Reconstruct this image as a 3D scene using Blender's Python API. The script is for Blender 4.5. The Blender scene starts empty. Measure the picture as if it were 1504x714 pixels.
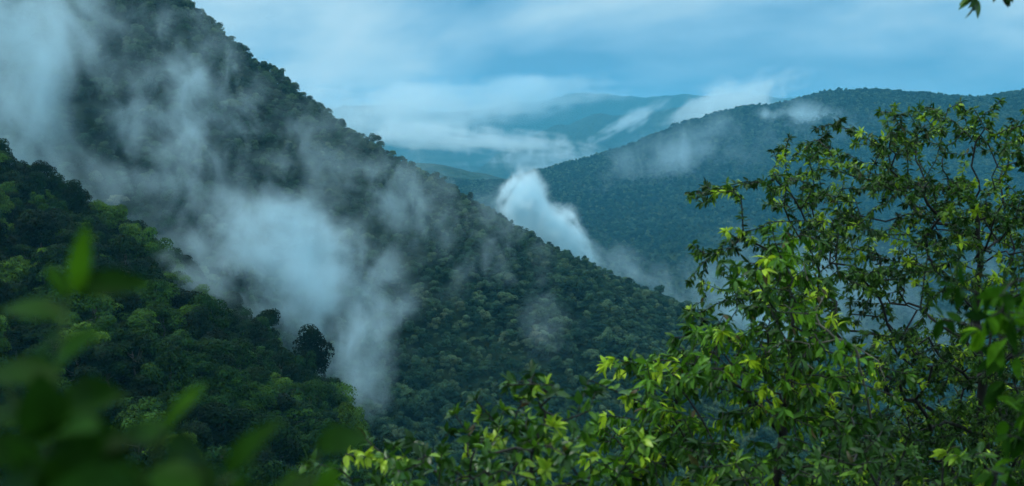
import bpy, math, random
import numpy as np
from mathutils import Vector, Matrix

R = math.radians
sc = bpy.context.scene
COL = sc.collection
rng = np.random.default_rng(11)
random.seed(4)

# ------------------------------------------------------------------ camera model
W, H, F = 1504.0, 714.0, 1476.0
PITCH = R(6.0)
CP, SP = math.cos(PITCH), math.sin(PITCH)

def at(px, py, Y):
    """world point that lies Y metres out, seen at pixel (px,py) of the photograph"""
    a = (px - W / 2) / F
    b = -(py - H / 2) / F
    d = np.array([a, CP + b * SP, -SP + b * CP])
    return d * (Y / d[1])

def proj(P):
    P = np.asarray(P, float)
    x, y, z = P[..., 0], P[..., 1], P[..., 2]
    f = y * CP - z * SP
    u = y * SP + z * CP
    f = np.maximum(f, 1e-3)
    return x / f * F + W / 2, H / 2 - u / f * F, f

# ------------------------------------------------------------------ helpers
def tag(o, label=None, cat=None, group=None, kind=None):
    if label: o['label'] = label
    if cat: o['category'] = cat
    if group: o['group'] = group
    if kind: o['kind'] = kind
    return o

def empty(name, loc=(0, 0, 0), rz=0.0):
    o = bpy.data.objects.new(name, None)
    COL.objects.link(o)
    o.location = loc
    o.rotation_euler = (0, 0, rz)
    o.empty_display_size = .2
    return o

def mesh_np(name, V, T, tint=None, smooth=True):
    """V (n,3), T (m,k) faces all of k corners; tint (n,) or (n,2) point attribute"""
    V = np.asarray(V, np.float32); T = np.asarray(T, np.int32)
    me = bpy.data.meshes.new(name)
    m, k = T.shape
    me.vertices.add(len(V)); me.vertices.foreach_set('co', V.ravel())
    me.loops.add(m * k); me.loops.foreach_set('vertex_index', T.ravel())
    me.polygons.add(m)
    me.polygons.foreach_set('loop_start', np.arange(0, m * k, k, dtype=np.int32))
    me.update(calc_edges=True)
    if smooth:
        me.polygons.foreach_set('use_smooth', np.ones(m, bool))
    if tint is not None:
        a = me.attributes.new('tint', 'FLOAT', 'POINT')
        a.data.foreach_set('value', np.asarray(tint, np.float32))
    me.validate()
    return me

def link(name, me, mat=None, parent=None):
    o = bpy.data.objects.new(name, me)
    if mat is not None and len(me.materials) == 0:
        me.materials.append(mat)
    COL.objects.link(o)
    if parent is not None:
        o.parent = parent
    return o

def norm(v):
    return v / np.maximum(np.linalg.norm(v, axis=-1, keepdims=True), 1e-9)

# value noise on 2-D / 3-D arrays -------------------------------------------------
_tab = np.random.default_rng(5).random(4096)
def vnoise(x, y, z=0.0):
    x, y, z = np.broadcast_arrays(np.asarray(x, float), np.asarray(y, float), np.asarray(z, float))
    xi, yi, zi = np.floor(x).astype(int), np.floor(y).astype(int), np.floor(z).astype(int)
    fx, fy, fz = x - xi, y - yi, z - zi
    fx, fy, fz = [t * t * (3 - 2 * t) for t in (fx, fy, fz)]
    def h(a, b, c):
        return _tab[(a * 374761393 + b * 668265263 + c * 974711 + ((a * b) ^ (b * 31 + c * 17)) * 1013) & 4095]
    r = 0
    for dx in (0, 1):
        for dy in (0, 1):
            for dz in (0, 1):
                w = (fx if dx else 1 - fx) * (fy if dy else 1 - fy) * (fz if dz else 1 - fz)
                r = r + w * h(xi + dx, yi + dy, zi + dz)
    return r
def fbm(x, y, o=4):
    r, a, s = 0, .5, 1.0
    for i in range(o):
        r = r + a * (vnoise(x * s + 17 * i, y * s - 9 * i) * 2 - 1); a *= .5; s *= 2.03
    return r

# ------------------------------------------------------------------ materials
def new_mat(name):
    m = bpy.data.materials.new(name); m.use_nodes = True
    nt = m.node_tree; nt.nodes.clear()
    out = nt.nodes.new('ShaderNodeOutputMaterial')
    return m, nt, nt.nodes, nt.links, out

def ramp(N, stops, interp='LINEAR'):
    r = N.new('ShaderNodeValToRGB'); cr = r.color_ramp; cr.interpolation = interp
    while len(cr.elements) < len(stops): cr.elements.new(.5)
    for e, (p, c) in zip(cr.elements, stops):
        e.position = p; e.color = (*c, 1) if len(c) == 3 else c
    return r

def crown_material(name, cols, transl=.25, noise_scale=.03, rough=.55):
    """forest crown: one hue per tree (object random), patches between species, leaf to leaf variation"""
    m, nt, N, L, out = new_mat(name)
    oi = N.new('ShaderNodeObjectInfo')
    at_ = N.new('ShaderNodeAttribute'); at_.attribute_name = 'tint'
    geo = N.new('ShaderNodeNewGeometry')
    nz = N.new('ShaderNodeTexNoise'); nz.inputs['Scale'].default_value = noise_scale; nz.inputs['Detail'].default_value = 2
    L.new(geo.outputs['Position'], nz.inputs['Vector'])
    a = N.new('ShaderNodeMath'); a.operation = 'MULTIPLY_ADD'
    L.new(nz.outputs['Fac'], a.inputs[0]); a.inputs[1].default_value = .5
    b = N.new('ShaderNodeMath'); b.operation = 'MULTIPLY_ADD'
    L.new(oi.outputs['Random'], b.inputs[0]); b.inputs[1].default_value = .85; b.inputs[2].default_value = -.18
    L.new(b.outputs[0], a.inputs[2])
    rp = ramp(N, cols)
    L.new(a.outputs[0], rp.inputs['Fac'])
    hsv = N.new('ShaderNodeHueSaturation')
    v = N.new('ShaderNodeMath'); v.operation = 'MULTIPLY_ADD'
    L.new(at_.outputs['Fac'], v.inputs[0]); v.inputs[1].default_value = 1.0; v.inputs[2].default_value = .22
    L.new(v.outputs[0], hsv.inputs['Value']); L.new(rp.outputs['Color'], hsv.inputs['Color'])
    df = N.new('ShaderNodeBsdfPrincipled')
    df.inputs['Roughness'].default_value = rough
    df.inputs['Specular IOR Level'].default_value = .04
    tr = N.new('ShaderNodeBsdfTranslucent')
    L.new(hsv.outputs['Color'], df.inputs['Base Color']); L.new(hsv.outputs['Color'], tr.inputs['Color'])
    mx = N.new('ShaderNodeMixShader'); mx.inputs[0].default_value = transl
    L.new(df.outputs[0], mx.inputs[1]); L.new(tr.outputs[0], mx.inputs[2])
    L.new(mx.outputs[0], out.inputs['Surface'])
    return m

def leaf_material(name, cols, rough=.42, transl=.35, spec=.2):
    m, nt, N, L, out = new_mat(name)
    at_ = N.new('ShaderNodeAttribute'); at_.attribute_name = 'tint'
    rp = ramp(N, cols)
    L.new(at_.outputs['Fac'], rp.inputs['Fac'])
    geo = N.new('ShaderNodeNewGeometry')
    nz = N.new('ShaderNodeTexNoise'); nz.inputs['Scale'].default_value = 60; nz.inputs['Detail'].default_value = 3
    L.new(geo.outputs['Position'], nz.inputs['Vector'])
    mr = N.new('ShaderNodeMapRange'); mr.inputs[1].default_value = .3; mr.inputs[2].default_value = .7
    mr.inputs[3].default_value = .75; mr.inputs[4].default_value = 1.2
    L.new(nz.outputs['Fac'], mr.inputs[0])
    hsv = N.new('ShaderNodeHueSaturation')
    L.new(mr.outputs[0], hsv.inputs['Value']); L.new(rp.outputs['Color'], hsv.inputs['Color'])
    df = N.new('ShaderNodeBsdfPrincipled'); df.inputs['Roughness'].default_value = rough
    df.inputs['Specular IOR Level'].default_value = spec
    tr = N.new('ShaderNodeBsdfTranslucent')
    L.new(hsv.outputs['Color'], df.inputs['Base Color']); L.new(hsv.outputs['Color'], tr.inputs['Color'])
    mx = N.new('ShaderNodeMixShader'); mx.inputs[0].default_value = transl
    L.new(df.outputs[0], mx.inputs[1]); L.new(tr.outputs[0], mx.inputs[2])
    L.new(mx.outputs[0], out.inputs['Surface'])
    return m

def bark_material(name, c0, c1, scale=8):
    m, nt, N, L, out = new_mat(name)
    tc = N.new('ShaderNodeTexCoord')
    nz = N.new('ShaderNodeTexNoise'); nz.inputs['Scale'].default_value = scale; nz.inputs['Detail'].default_value = 5
    L.new(tc.outputs['Object'], nz.inputs['Vector'])
    rp = ramp(N, [(.35, c0), (.7, c1)]); L.new(nz.outputs['Fac'], rp.inputs['Fac'])
    p = N.new('ShaderNodeBsdfPrincipled'); p.inputs['Roughness'].default_value = .85
    L.new(rp.outputs['Color'], p.inputs['Base Color'])
    bp = N.new('ShaderNodeBump'); bp.inputs['Strength'].default_value = .6; bp.inputs['Distance'].default_value = .01
    L.new(nz.outputs['Fac'], bp.inputs['Height']); L.new(bp.outputs[0], p.inputs['Normal'])
    L.new(p.outputs[0], out.inputs['Surface'])
    return m

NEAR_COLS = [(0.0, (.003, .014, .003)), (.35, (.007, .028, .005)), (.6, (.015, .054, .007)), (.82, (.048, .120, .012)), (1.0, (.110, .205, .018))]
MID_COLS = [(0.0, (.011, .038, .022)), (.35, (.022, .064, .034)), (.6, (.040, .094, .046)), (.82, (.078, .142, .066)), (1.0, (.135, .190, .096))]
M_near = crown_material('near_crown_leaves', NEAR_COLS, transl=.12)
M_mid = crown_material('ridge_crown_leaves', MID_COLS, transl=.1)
M_pale = crown_material('pale_crown_leaves', [(0, (.15, .19, .11)), (1, (.24, .28, .17))])
M_bark = bark_material('forest_bark', (.05, .045, .038), (.13, .12, .10), 2)
M_bark_dark = bark_material('dark_wet_bark', (.006, .0055, .005), (.024, .022, .019), 14)
M_bark_pale = bark_material('pale_twig_bark', (.12, .10, .075), (.30, .26, .20), 14)

def ground_material():
    m, nt, N, L, out = new_mat('forest_ground')
    geo = N.new('ShaderNodeNewGeometry')
    a = N.new('ShaderNodeTexNoise'); a.inputs['Scale'].default_value = .02; a.inputs['Detail'].default_value = 8
    L.new(geo.outputs['Position'], a.inputs['Vector'])
    rp = ramp(N, [(.3, (.012, .026, .010)), (.55, (.022, .044, .016)), (.75, (.034, .055, .020))])
    L.new(a.outputs['Fac'], rp.inputs['Fac'])
    p = N.new('ShaderNodeBsdfPrincipled'); p.inputs['Roughness'].default_value = .9
    p.inputs['Specular IOR Level'].default_value = .1
    L.new(rp.outputs['Color'], p.inputs['Base Color'])
    # canopy relief for the slopes too far away to carry single trees
    vo = N.new('ShaderNodeTexVoronoi'); vo.inputs['Scale'].default_value = .035
    L.new(geo.outputs['Position'], vo.inputs['Vector'])
    bp = N.new('ShaderNodeBump'); bp.inputs['Strength'].default_value = .8; bp.inputs['Distance'].default_value = 14; bp.invert = True
    L.new(vo.outputs['Distance'], bp.inputs['Height']); L.new(bp.outputs[0], p.inputs['Normal'])
    L.new(p.outputs[0], out.inputs['Surface'])
    return m

# ------------------------------------------------------------------ terrain
TREE_H = 9.0
def curve(pts, drop=0.0):
    """control points (px,py,Y) -> functions of u = X/(Y+40)"""
    P = np.array([at(*p) for p in pts])
    u = P[:, 0] / (P[:, 1] + 40)
    return u, P[:, 1], P[:, 2] - drop

U0, U1, NU = -1.0, 1.0, 560
S0, S1, NS = math.log(15), math.log(16500 + 40), 520
US = np.linspace(U0, U1, NU); SS = np.linspace(S0, S1, NS)

def smooth_interp(u, uc, vc):
    v = np.interp(u, uc, vc)
    return v

def const(Y, Z):
    return (np.array([-2, 2.]), np.array([Y, Y], float), np.array([Z, Z], float))

near_sil = [(-900, -30, 520), (-400, 90, 470), (-150, 175, 450), (0, 238, 430), (60, 270, 420), (130, 314, 405), (200, 362, 390), (270, 412, 375),
            (325, 468, 360), (375, 525, 345), (420, 562, 335), (465, 590, 325), (505, 632, 315), (550, 705, 310), (630, 810, 300), (800, 900, 290), (1500, 980, 280), (2600, 1000, 280)]
near_base = [(-900, 700, 200), (0, 800, 190), (300, 850, 190), (560, 960, 200), (800, 1010, 210), (1500, 1040, 210), (2600, 1050, 210)]
ravine = [(-900, 300, 600), (0, 400, 560), (200, 440, 520), (400, 560, 480), (540, 690, 450), (660, 790, 440), (1000, 820, 440), (1500, 860, 440), (2600, 900, 440)]
mid_base = [(-900, 200, 680), (0, 360, 640), (200, 440, 620), (400, 560, 600), (560, 660, 590), (700, 700, 580), (1000, 735, 580), (1300, 790, 600), (1600, 830, 600), (2600, 880, 600)]
mid_sil = [(-1200, -260, 760), (-500, -250, 790), (-100, -200, 820), (120, -110, 840), (220, -40, 850), (272, 0, 860), (305, 28, 865), (340, 66, 870), (400, 108, 880), (450, 143, 890),
           (480, 168, 895), (520, 192, 900), (560, 214, 905), (595, 240, 910), (640, 262, 915), (690, 290, 920), (740, 316, 925), (800, 352, 930), (850, 375, 940), (900, 402, 950),
           (950, 428, 960), (1000, 448, 970), (1050, 474, 980), (1150, 530, 990), (1300, 615, 1000), (1500, 700, 1000), (1800, 790, 1000), (2600, 860, 1000)]
valley1 = const(1380, -400)
right_base = [(-900, 520, 1500), (700, 520, 1500), (1300, 560, 1480), (1600, 560, 1480), (2600, 500, 1480)]
right_sil = [(-900, 340, 3000), (0, 325, 3000), (500, 290, 3000), (640, 262, 3000), (700, 266, 2950), (745, 263, 2900), (780, 250, 2850), (850, 233, 2800), (920, 213, 2750),
             (1000, 183, 2700), (1090, 158, 2650), (1160, 146, 2620), (1210, 136, 2600), (1280, 131, 2600), (1340, 134, 2600), (1400, 136, 2600), (1440, 137, 2600), (1504, 132, 2600), (1800, 110, 2600), (2600, 70, 2600)]
valley2 = const(3450, -430)
blue_hill = [(-900, 250, 4000), (300, 240, 4000), (520, 236, 4000), (600, 240, 4000), (645, 240, 4000), (690, 250, 4000), (740, 257, 4000), (800, 270, 4000), (900, 280, 4000), (2600, 290, 4000)]
valley3 = const(5600, -430)
spur = [(-900, 300, 7600), (500, 280, 7600), (640, 262, 7600), (700, 244, 7600), (760, 218, 7600), (820, 190, 7600), (880, 172, 7600), (940, 163, 7600), (1000, 160, 7600), (1100, 164, 7600), (2600, 150, 7600)]
valley4 = const(9000, -300)
far_sil = [(-900, 190, 11500), (300, 178, 11500), (440, 166, 11500), (520, 157, 11500), (570, 152, 11500), (620, 164, 11500), (690, 166, 11500), (760, 154, 11500), (815, 141, 11500), (850, 137, 11500),
           (900, 141, 11500), (960, 138, 11500), (1050, 138, 11500), (1200, 146, 11500), (2600, 150, 11500)]

knots = [const(-25, -1.5), const(0.2, -1.62), const(2.2, -1.75), const(6, -4.2), const(16, -10.5), const(60, -42), const(120, -76),
         curve(near_base), curve(near_sil, TREE_H), curve(ravine), curve(mid_base), curve(mid_sil, TREE_H), valley1,
         curve(right_base), curve(right_sil, TREE_H), valley2, curve(blue_hill), valley3, curve(spur), valley4, curve(far_sil), const(14500, -420), const(16500, -430)]
KY = np.array([smooth_interp(US, k[0], k[1]) for k in knots])   # (K,NU)
KZ = np.array([smooth_interp(US, k[0], k[2]) for k in knots])
# soften the polyline corners sideways
ker = np.exp(-.5 * (np.arange(-4, 5) / 1.5) ** 2); ker /= ker.sum()
def blur(A):
    P = np.pad(A, ((0, 0), (4, 4)), mode='edge')
    return np.array([np.convolve(r, ker, 'valid') for r in P])
KY, KZ = blur(KY), blur(KZ)
KZ = np.minimum(KZ, 520)
KS = np.log(KY + 40)

def pchip(xs, ys, x):
    h = np.diff(xs); d = np.diff(ys) / h
    m = np.zeros_like(ys)
    w1 = 2 * h[1:] + h[:-1]; w2 = h[1:] + 2 * h[:-1]
    ok = d[:-1] * d[1:] > 0
    dd0 = np.where(ok, d[:-1], 1); dd1 = np.where(ok, d[1:], 1)
    m[1:-1] = np.where(ok, (w1 + w2) / (w1 / dd0 + w2 / dd1), 0)
    m[0], m[-1] = d[0], d[-1]
    i = np.clip(np.searchsorted(xs, x) - 1, 0, len(xs) - 2)
    t = (x - xs[i]) / h[i]
    t2, t3 = t * t, t * t * t
    return (2 * t3 - 3 * t2 + 1) * ys[i] + (t3 - 2 * t2 + t) * h[i] * m[i] + (-2 * t3 + 3 * t2) * ys[i + 1] + (t3 - t2) * h[i] * m[i + 1]

ZG = np.array([pchip(KS[:, j], KZ[:, j], SS) for j in range(NU)])      # (NU,NS)
UG, SG = np.meshgrid(US, SS, indexing='ij')
YG = np.exp(SG) - 40
XG = UG * (YG + 40)
# gullies and knolls
amp = np.interp(YG, [60, 200, 600, 900, 2000, 5000, 11000], [0, 3.5, 9, 8, 16, 30, 40])
wl = np.interp(YG, [0, 200, 900, 2500, 8000], [40, 45, 90, 220, 500])
for (ylo, yhi, w_, a_) in ((60, 520, 45, 4.0), (480, 1250, 80, 12), (1250, 3700, 230, 20), (3700, 99999, 430, 105)):
    msk = np.clip((YG - ylo) / (.25 * ylo), 0, 1) * np.clip((yhi * 1.1 - YG) / (.1 * yhi), 0, 1)
    ZG = ZG + msk * a_ * (fbm(XG / w_, YG / w_ * .7, 4))

def ground_z(x, y):
    s = np.log(np.maximum(y + 40, 15.001)); u = x / (y + 40)
    a = np.clip((u - U0) / (U1 - U0) * (NU - 1), 0, NU - 1.001); b = np.clip((s - S0) / (S1 - S0) * (NS - 1), 0, NS - 1.001)
    i, j = a.astype(int), b.astype(int); fa, fb = a - i, b - j
    return ZG[i, j] * (1 - fa) * (1 - fb) + ZG[i + 1, j] * fa * (1 - fb) + ZG[i, j + 1] * (1 - fa) * fb + ZG[i + 1, j + 1] * fa * fb

idx = np.arange(NU * NS).reshape(NU, NS)
quads = np.stack([idx[:-1, :-1], idx[1:, :-1], idx[1:, 1:], idx[:-1, 1:]], -1).reshape(-1, 4)
terrain = link('terrain', mesh_np('terrain', np.stack([XG, YG, ZG], -1).reshape(-1, 3), quads), ground_material())
tag(terrain, 'steep forested hills and valleys fading from dark green to blue', 'terrain', kind='structure')

# ------------------------------------------------------------------ forest trees
def crown_quads(r, lobes, per, leaf, flat=.8, jit=.6):
    """leaf sprays over a set of lobes; lobes rows: x y z radius"""
    Vs, Fs, Ts = [], [], []
    n0 = 0
    for (cx, cy, cz, rad) in lobes:
        n = int(per * (rad / 2.0) ** 2)
        d = norm(r.normal(size=(n, 3)))
        d[:, 2] = np.where(d[:, 2] < -.35, -d[:, 2], d[:, 2])
        k = r.random(n) ** .4 * .45 + .62
        p = np.array([cx, cy, cz]) + d * rad * k[:, None] * np.array([1, 1, flat])
        nr = norm(d + r.normal(size=(n, 3)) * jit + np.array([0, 0, .35]))
        t = norm(np.cross(nr, r.normal(size=(n, 3))))
        b = np.cross(nr, t)
        s = leaf * (.6 + .8 * r.random((n, 1)))
        w = s * (.45 + .3 * r.random((n, 1)))
        q = np.stack([p - t * s, p + b * w - nr * s * .15, p + t * s, p - b * w - nr * s * .15], 1)
        Vs.append(q.reshape(-1, 3))
        Fs.append(np.arange(n * 4).reshape(-1, 4) + n0); n0 += n * 4
        lt = r.random() * .6
        Ts.append(np.repeat(np.clip(lt + .4 * r.random(n), 0, 1), 4))
    return np.concatenate(Vs), np.concatenate(Fs), np.concatenate(Ts)

def make_lobes(r, style, n):
    L_ = []
    if style == 'round':
        for i in range(n):
            a = r.random() * 6.28; q = math.sqrt(r.random()); z = r.random()
            rr = 4.6 * q * math.sqrt(max(.12, 1 - (z * .95) ** 2))
            L_.append((rr * math.cos(a), rr * math.sin(a), 5.2 + z * 6.4, 1.4 + r.random() ** 1.5 * 1.5))
    elif style == 'umbrella':
        for i in range(n):
            a = r.random() * 6.28; q = math.sqrt(r.random())
            L_.append((6.0 * q * math.cos(a), 6.0 * q * math.sin(a), 10.2 - 2.6 * q * q + r.random() * 1.6, 1.3 + r.random() * 1.1))
    elif style == 'tall':
        for i in range(n):
            a = r.random() * 6.28; z = r.random(); q = math.sqrt(r.random()) * (1 - .35 * z)
            L_.append((3.3 * q * math.cos(a), 3.3 * q * math.sin(a), 6.0 + z * 7.0, 1.3 + r.random() * 1.3))
    elif style == 'bush':
        for i in range(n):
            a = r.random() * 6.28; q = math.sqrt(r.random()); z = r.random()
            L_.append((3.4 * q * math.cos(a), 3.4 * q * math.sin(a), 1.0 + z * 2.6 * (1 - .5 * q), 1.1 + r.random() * .8))
    return L_

def tube(path, radii, sides=6):
    """one tapered tube; returns verts, quads"""
    P = np.asarray(path, float); n = len(P)
    rad = np.asarray(radii, float)
    d = np.gradient(P, axis=0); d = norm(d)
    ref = np.array([0.31, .27, .91])
    if abs(np.dot(d[0], ref)) > .9: ref = np.array([1., 0, 0])
    a = norm(np.cross(d, ref)); b = np.cross(d, a)
    th = np.arange(sides) / sides * 2 * math.pi
    V = P[:, None] + rad[:, None, None] * (np.cos(th)[None, :, None] * a[:, None] + np.sin(th)[None, :, None] * b[:, None])
    V = V.reshape(-1, 3)
    i = np.arange(n - 1)[:, None] * sides; j = np.arange(sides)[None]
    j2 = (j + 1) % sides
    Q = np.stack([i + j, i + j2, i + sides + j2, i + sides + j], -1).reshape(-1, 4)
    return V, Q

def join(parts):
    Vs, Fs, n = [], [], 0
    for V, Q in parts:
        Vs.append(V); Fs.append(Q + n); n += len(V)
    return np.concatenate(Vs), np.concatenate(Fs)

def trunk_mesh(r, lobes, height, rad, nl=7):
    pts = [np.array([0, 0, -1.5])]
    k = 6
    for i in range(1, k + 1):
        pts.append(np.array([r.normal() * .18, r.normal() * .18, height * i / k]))
    parts = [tube(pts, np.linspace(rad * 1.25, rad * .35, k + 1), 7)]
    pick = r.permutation(len(lobes))[:nl]
    for i in pick:
        l = lobes[i]
        z0 = height * (.45 + .4 * r.random())
        a = np.array([0, 0, z0]); c = np.array(l[:3]); m_ = (a + c) / 2 + np.array([0, 0, -.4])
        parts.append(tube([a, m_, c], [rad * .4, rad * .25, rad * .08], 5))
    V, Q = join(parts)
    return mesh_np('trunk', V, Q)

tr_ = np.random.default_rng(77)
NEAR = []   # (trunk mesh, crown mesh, style)
for style, n in (('round', 16), ('round', 19), ('umbrella', 20), ('tall', 28), ('round', 13), ('round', 22), ('tall', 25), ('round', 24)):
    lb = make_lobes(tr_, style, n)
    V, Q, T = crown_quads(tr_, lb, 210, .27, jit=.42)
    top = {'round': 9.5, 'umbrella': 9.3, 'tall': 12.0}[style]
    NEAR.append((trunk_mesh(tr_, lb, top, .28), mesh_np('crown', V, Q, T, smooth=False), style))
for t, c, s in NEAR:
    t.materials.append(M_bark); c.materials.append(M_near)

def lod_collection(name, per, leaf, mat, specs, seed):
    r = np.random.default_rng(seed)
    c = bpy.data.collections.new(name)
    for style, n in specs:
        lb = make_lobes(r, style, n)
        V, Q, T = crown_quads(r, lb, per, leaf, jit=.3)
        me = mesh_np('forest_tree', V, Q, T, smooth=False); me.materials.append(mat)
        o = bpy.data.objects.new('forest_tree', me); c.objects.link(o)
    return c
LOD_SP = (('round', 13), ('round', 16), ('umbrella', 16), ('tall', 14), ('round', 11), ('round', 14), ('round', 19))
C_bush = lod_collection('bush_sources', 150, .32, M_near, (('bush', 9), ('bush', 12), ('bush', 10)), 5)
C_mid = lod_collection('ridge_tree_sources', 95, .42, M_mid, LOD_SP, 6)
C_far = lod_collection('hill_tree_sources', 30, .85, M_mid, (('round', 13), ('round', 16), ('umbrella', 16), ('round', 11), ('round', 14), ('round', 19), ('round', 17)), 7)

def jitter_grid(x0, x1, y0, y1, sp, r):
    nx, ny = int((x1 - x0) / sp), int((y1 - y0) / sp)
    gx, gy = np.meshgrid(np.arange(nx), np.arange(ny))
    x = x0 + (gx + .5 * (gy % 2) + r.random(gx.shape) * .75) * sp
    y = y0 + (gy + r.random(gx.shape) * .75) * sp
    return x.ravel(), y.ravel()

# running maximum of the line of sight, for leaving out what no nearby viewpoint can see
ELEV = ZG / np.maximum(YG, 5)
RUN = np.maximum.accumulate(np.where(YG < 30, -9, ELEV), axis=1)
def visible(x, y, z, top=14, margin=.012):
    s = np.log(y + 40); u = x / y * y / (y + 40)
    a = np.clip(np.round((u - U0) / (U1 - U0) * (NU - 1)).astype(int), 0, NU - 1)
    b = np.clip(((s - S0) / (S1 - S0) * (NS - 1)).astype(int) - 1, 0, NS - 1)
    px, py, f = proj(np.stack([x, y, z + top * .5], -1))
    inside = (px > -140) & (px < W + 140) & (py > -180) & (py < H + 160)
    return ((z + top) / y > RUN[a, b] - margin) & inside

rv = curve(ravine); ms = curve(mid_sil)
def y_ravine(x, y): return np.interp(x / (y + 40), rv[0], rv[1])

# --- near slope
x, y = jitter_grid(-420, 160, 150, 560, 7.6, rng)
z = ground_z(x, y)
k = (y < y_ravine(x, y) + 10) & visible(x, y, z)
x, y, z = x[k], y[k], z[k]
order = np.argsort(y)
px_, py_, f_ = proj(np.stack([x, y, z + 7], -1))
infr = (px_ > -30) & (px_ < W + 30) & (py_ < H + 40)
ind = [i for i in order if infr[i]][:298]
rest = np.setdiff1d(np.arange(len(x)), ind)
print('near trees', len(x), 'in frame', infr.sum(), 'individual', len(ind))

STY = {'round': 'round crowned', 'umbrella': 'flat topped', 'tall': 'tall slender'}
def zone(px, py):
    # how far below the crest of the near slope the tree stands
    c = np.interp(px, [p[0] for p in near_sil], [p[1] for p in near_sil])
    d = py - c
    if d < 38: return 'on the misty crest of the near left slope'
    if d < 130: return 'on the upper part of the near left slope'
    if d < 260: return 'midway down the near left slope'
    return 'low on the near left slope behind blurred leaves'
def near_tree(i, v, scale, rz, label, group):
    t, c, s = NEAR[v]
    o = empty('forest_tree', (x[i], y[i], z[i] - .5), rz)
    o.scale = (scale * rng.uniform(.8, 1.25), scale * rng.uniform(.8, 1.25), scale * rng.uniform(.75, 1.15 if s == 'tall' else 1.35))
    tag(o, label, 'tree', group)
    link('trunk', t, None, o); link('crown', c, None, o)
    return o
for i in ind:
    v = int(rng.integers(len(NEAR)))
    s = .55 + .7 * rng.random() * (.5 + vnoise(x[i] / 30, y[i] / 30))
    st = STY[NEAR[v][2]]
    near_tree(i, v, s, rng.random() * 6.28, f'{st} forest tree {zone(px_[i], py_[i])}', 'trees of the near left slope')

def scatter(name, x, y, z, coll, scl, label, cat, nsrc, group=None):
    P = np.stack([x, y, z], -1).astype(np.float32)
    me = bpy.data.meshes.new(name)
    me.vertices.add(len(P)); me.vertices.foreach_set('co', P.ravel())
    r = np.random.default_rng(len(P))
    for nm, ty, val in (('rz', 'FLOAT', r.random(len(P)) * 6.28), ('sc', 'FLOAT_VECTOR', ((scl[0] + (scl[1] - scl[0]) * r.random(len(P)) ** 1.3) * (.72 + .56 * vnoise(x / 70, y / 70)) * np.where((r.random(len(P)) > .965) & (y < 1200), 1.4, 1.0))[:, None] * r.uniform(.78, 1.28, (len(P), 3)) * np.array([1, 1, 1.06])),
                        ('ix', 'INT', r.integers(0, nsrc, len(P)))):
        a = me.attributes.new(nm, ty, 'POINT')
        if ty == 'FLOAT_VECTOR': a.data.foreach_set('vector', np.asarray(val, np.float32).ravel())
        else: a.data.foreach_set('value', np.asarray(val, np.float32 if ty == 'FLOAT' else np.int32))
    o = bpy.data.objects.new(name, me); COL.objects.link(o)
    ng = bpy.data.node_groups.new('plant_' + name, 'GeometryNodeTree')
    ng.interface.new_socket('Geometry', in_out='INPUT', socket_type='NodeSocketGeometry')
    ng.interface.new_socket('Geometry', in_out='OUTPUT', socket_type='NodeSocketGeometry')
    N, L = ng.nodes, ng.links
    gi, go = N.new('NodeGroupInput'), N.new('NodeGroupOutput')
    ci = N.new('GeometryNodeCollectionInfo'); ci.inputs['Collection'].default_value = coll
    ci.inputs['Separate Children'].default_value = True; ci.inputs['Reset Children'].default_value = True
    iop = N.new('GeometryNodeInstanceOnPoints'); iop.inputs['Pick Instance'].default_value = True
    def attr(n, ty):
        q = N.new('GeometryNodeInputNamedAttribute'); q.data_type = ty; q.inputs['Name'].default_value = n
        return q.outputs['Attribute']
    cx = N.new('ShaderNodeCombineXYZ'); L.new(attr('rz', 'FLOAT'), cx.inputs['Z'])
    L.new(gi.outputs[0], iop.inputs['Points']); L.new(ci.outputs[0], iop.inputs['Instance'])
    L.new(attr('ix', 'INT'), iop.inputs['Instance Index'])
    L.new(cx.outputs[0], iop.inputs['Rotation']); L.new(attr('sc', 'FLOAT_VECTOR'), iop.inputs['Scale'])
    L.new(iop.outputs[0], go.inputs[0])
    md = o.modifiers.new('planting', 'NODES'); md.node_group = ng
    tag(o, label, cat, group, 'stuff')
    return o

C_near = bpy.data.collections.new('near_tree_sources')
for t, c, s in NEAR:
    C_near.objects.link(bpy.data.objects.new('forest_tree', c))
if len(rest):
    scatter('slope_forest', x[rest], y[rest], z[rest] - .5, C_near, (.7, 1.2), 'more dark green forest filling in the near left slope', 'forest', len(NEAR))
xb, yb = jitter_grid(-420, 160, 150, 560, 5.0, rng)
zb = ground_z(xb, yb); k = (yb < y_ravine(xb, yb) + 10) & visible(xb, yb, zb, 4)
scatter('undergrowth', xb[k], yb[k], zb[k] - .8, C_bush, (.6, 1.3), 'low dark green undergrowth between the near slope trees', 'undergrowth', 3)

# --- middle ridge
x, y = jitter_grid(-800, 560, 470, 1120, 5.4, rng)
z = ground_z(x, y)
k = (y > y_ravine(x, y) + 10) & visible(x, y, z, 14, .05)
print('ridge trees', k.sum())
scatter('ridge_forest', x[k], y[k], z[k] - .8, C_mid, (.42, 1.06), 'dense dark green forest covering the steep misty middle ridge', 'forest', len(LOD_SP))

# --- right hill
x, y = jitter_grid(-500, 1700, 1380, 3150, 9.2, rng)
z = ground_z(x, y)
k = visible(x, y, z)
print('hill trees', k.sum())
scatter('hill_forest', x[k], y[k], z[k] - 1.5, C_far, (.66, 1.0), 'bluish green forest covering the long rounded hill on the right', 'forest', len(LOD_SP))

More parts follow.
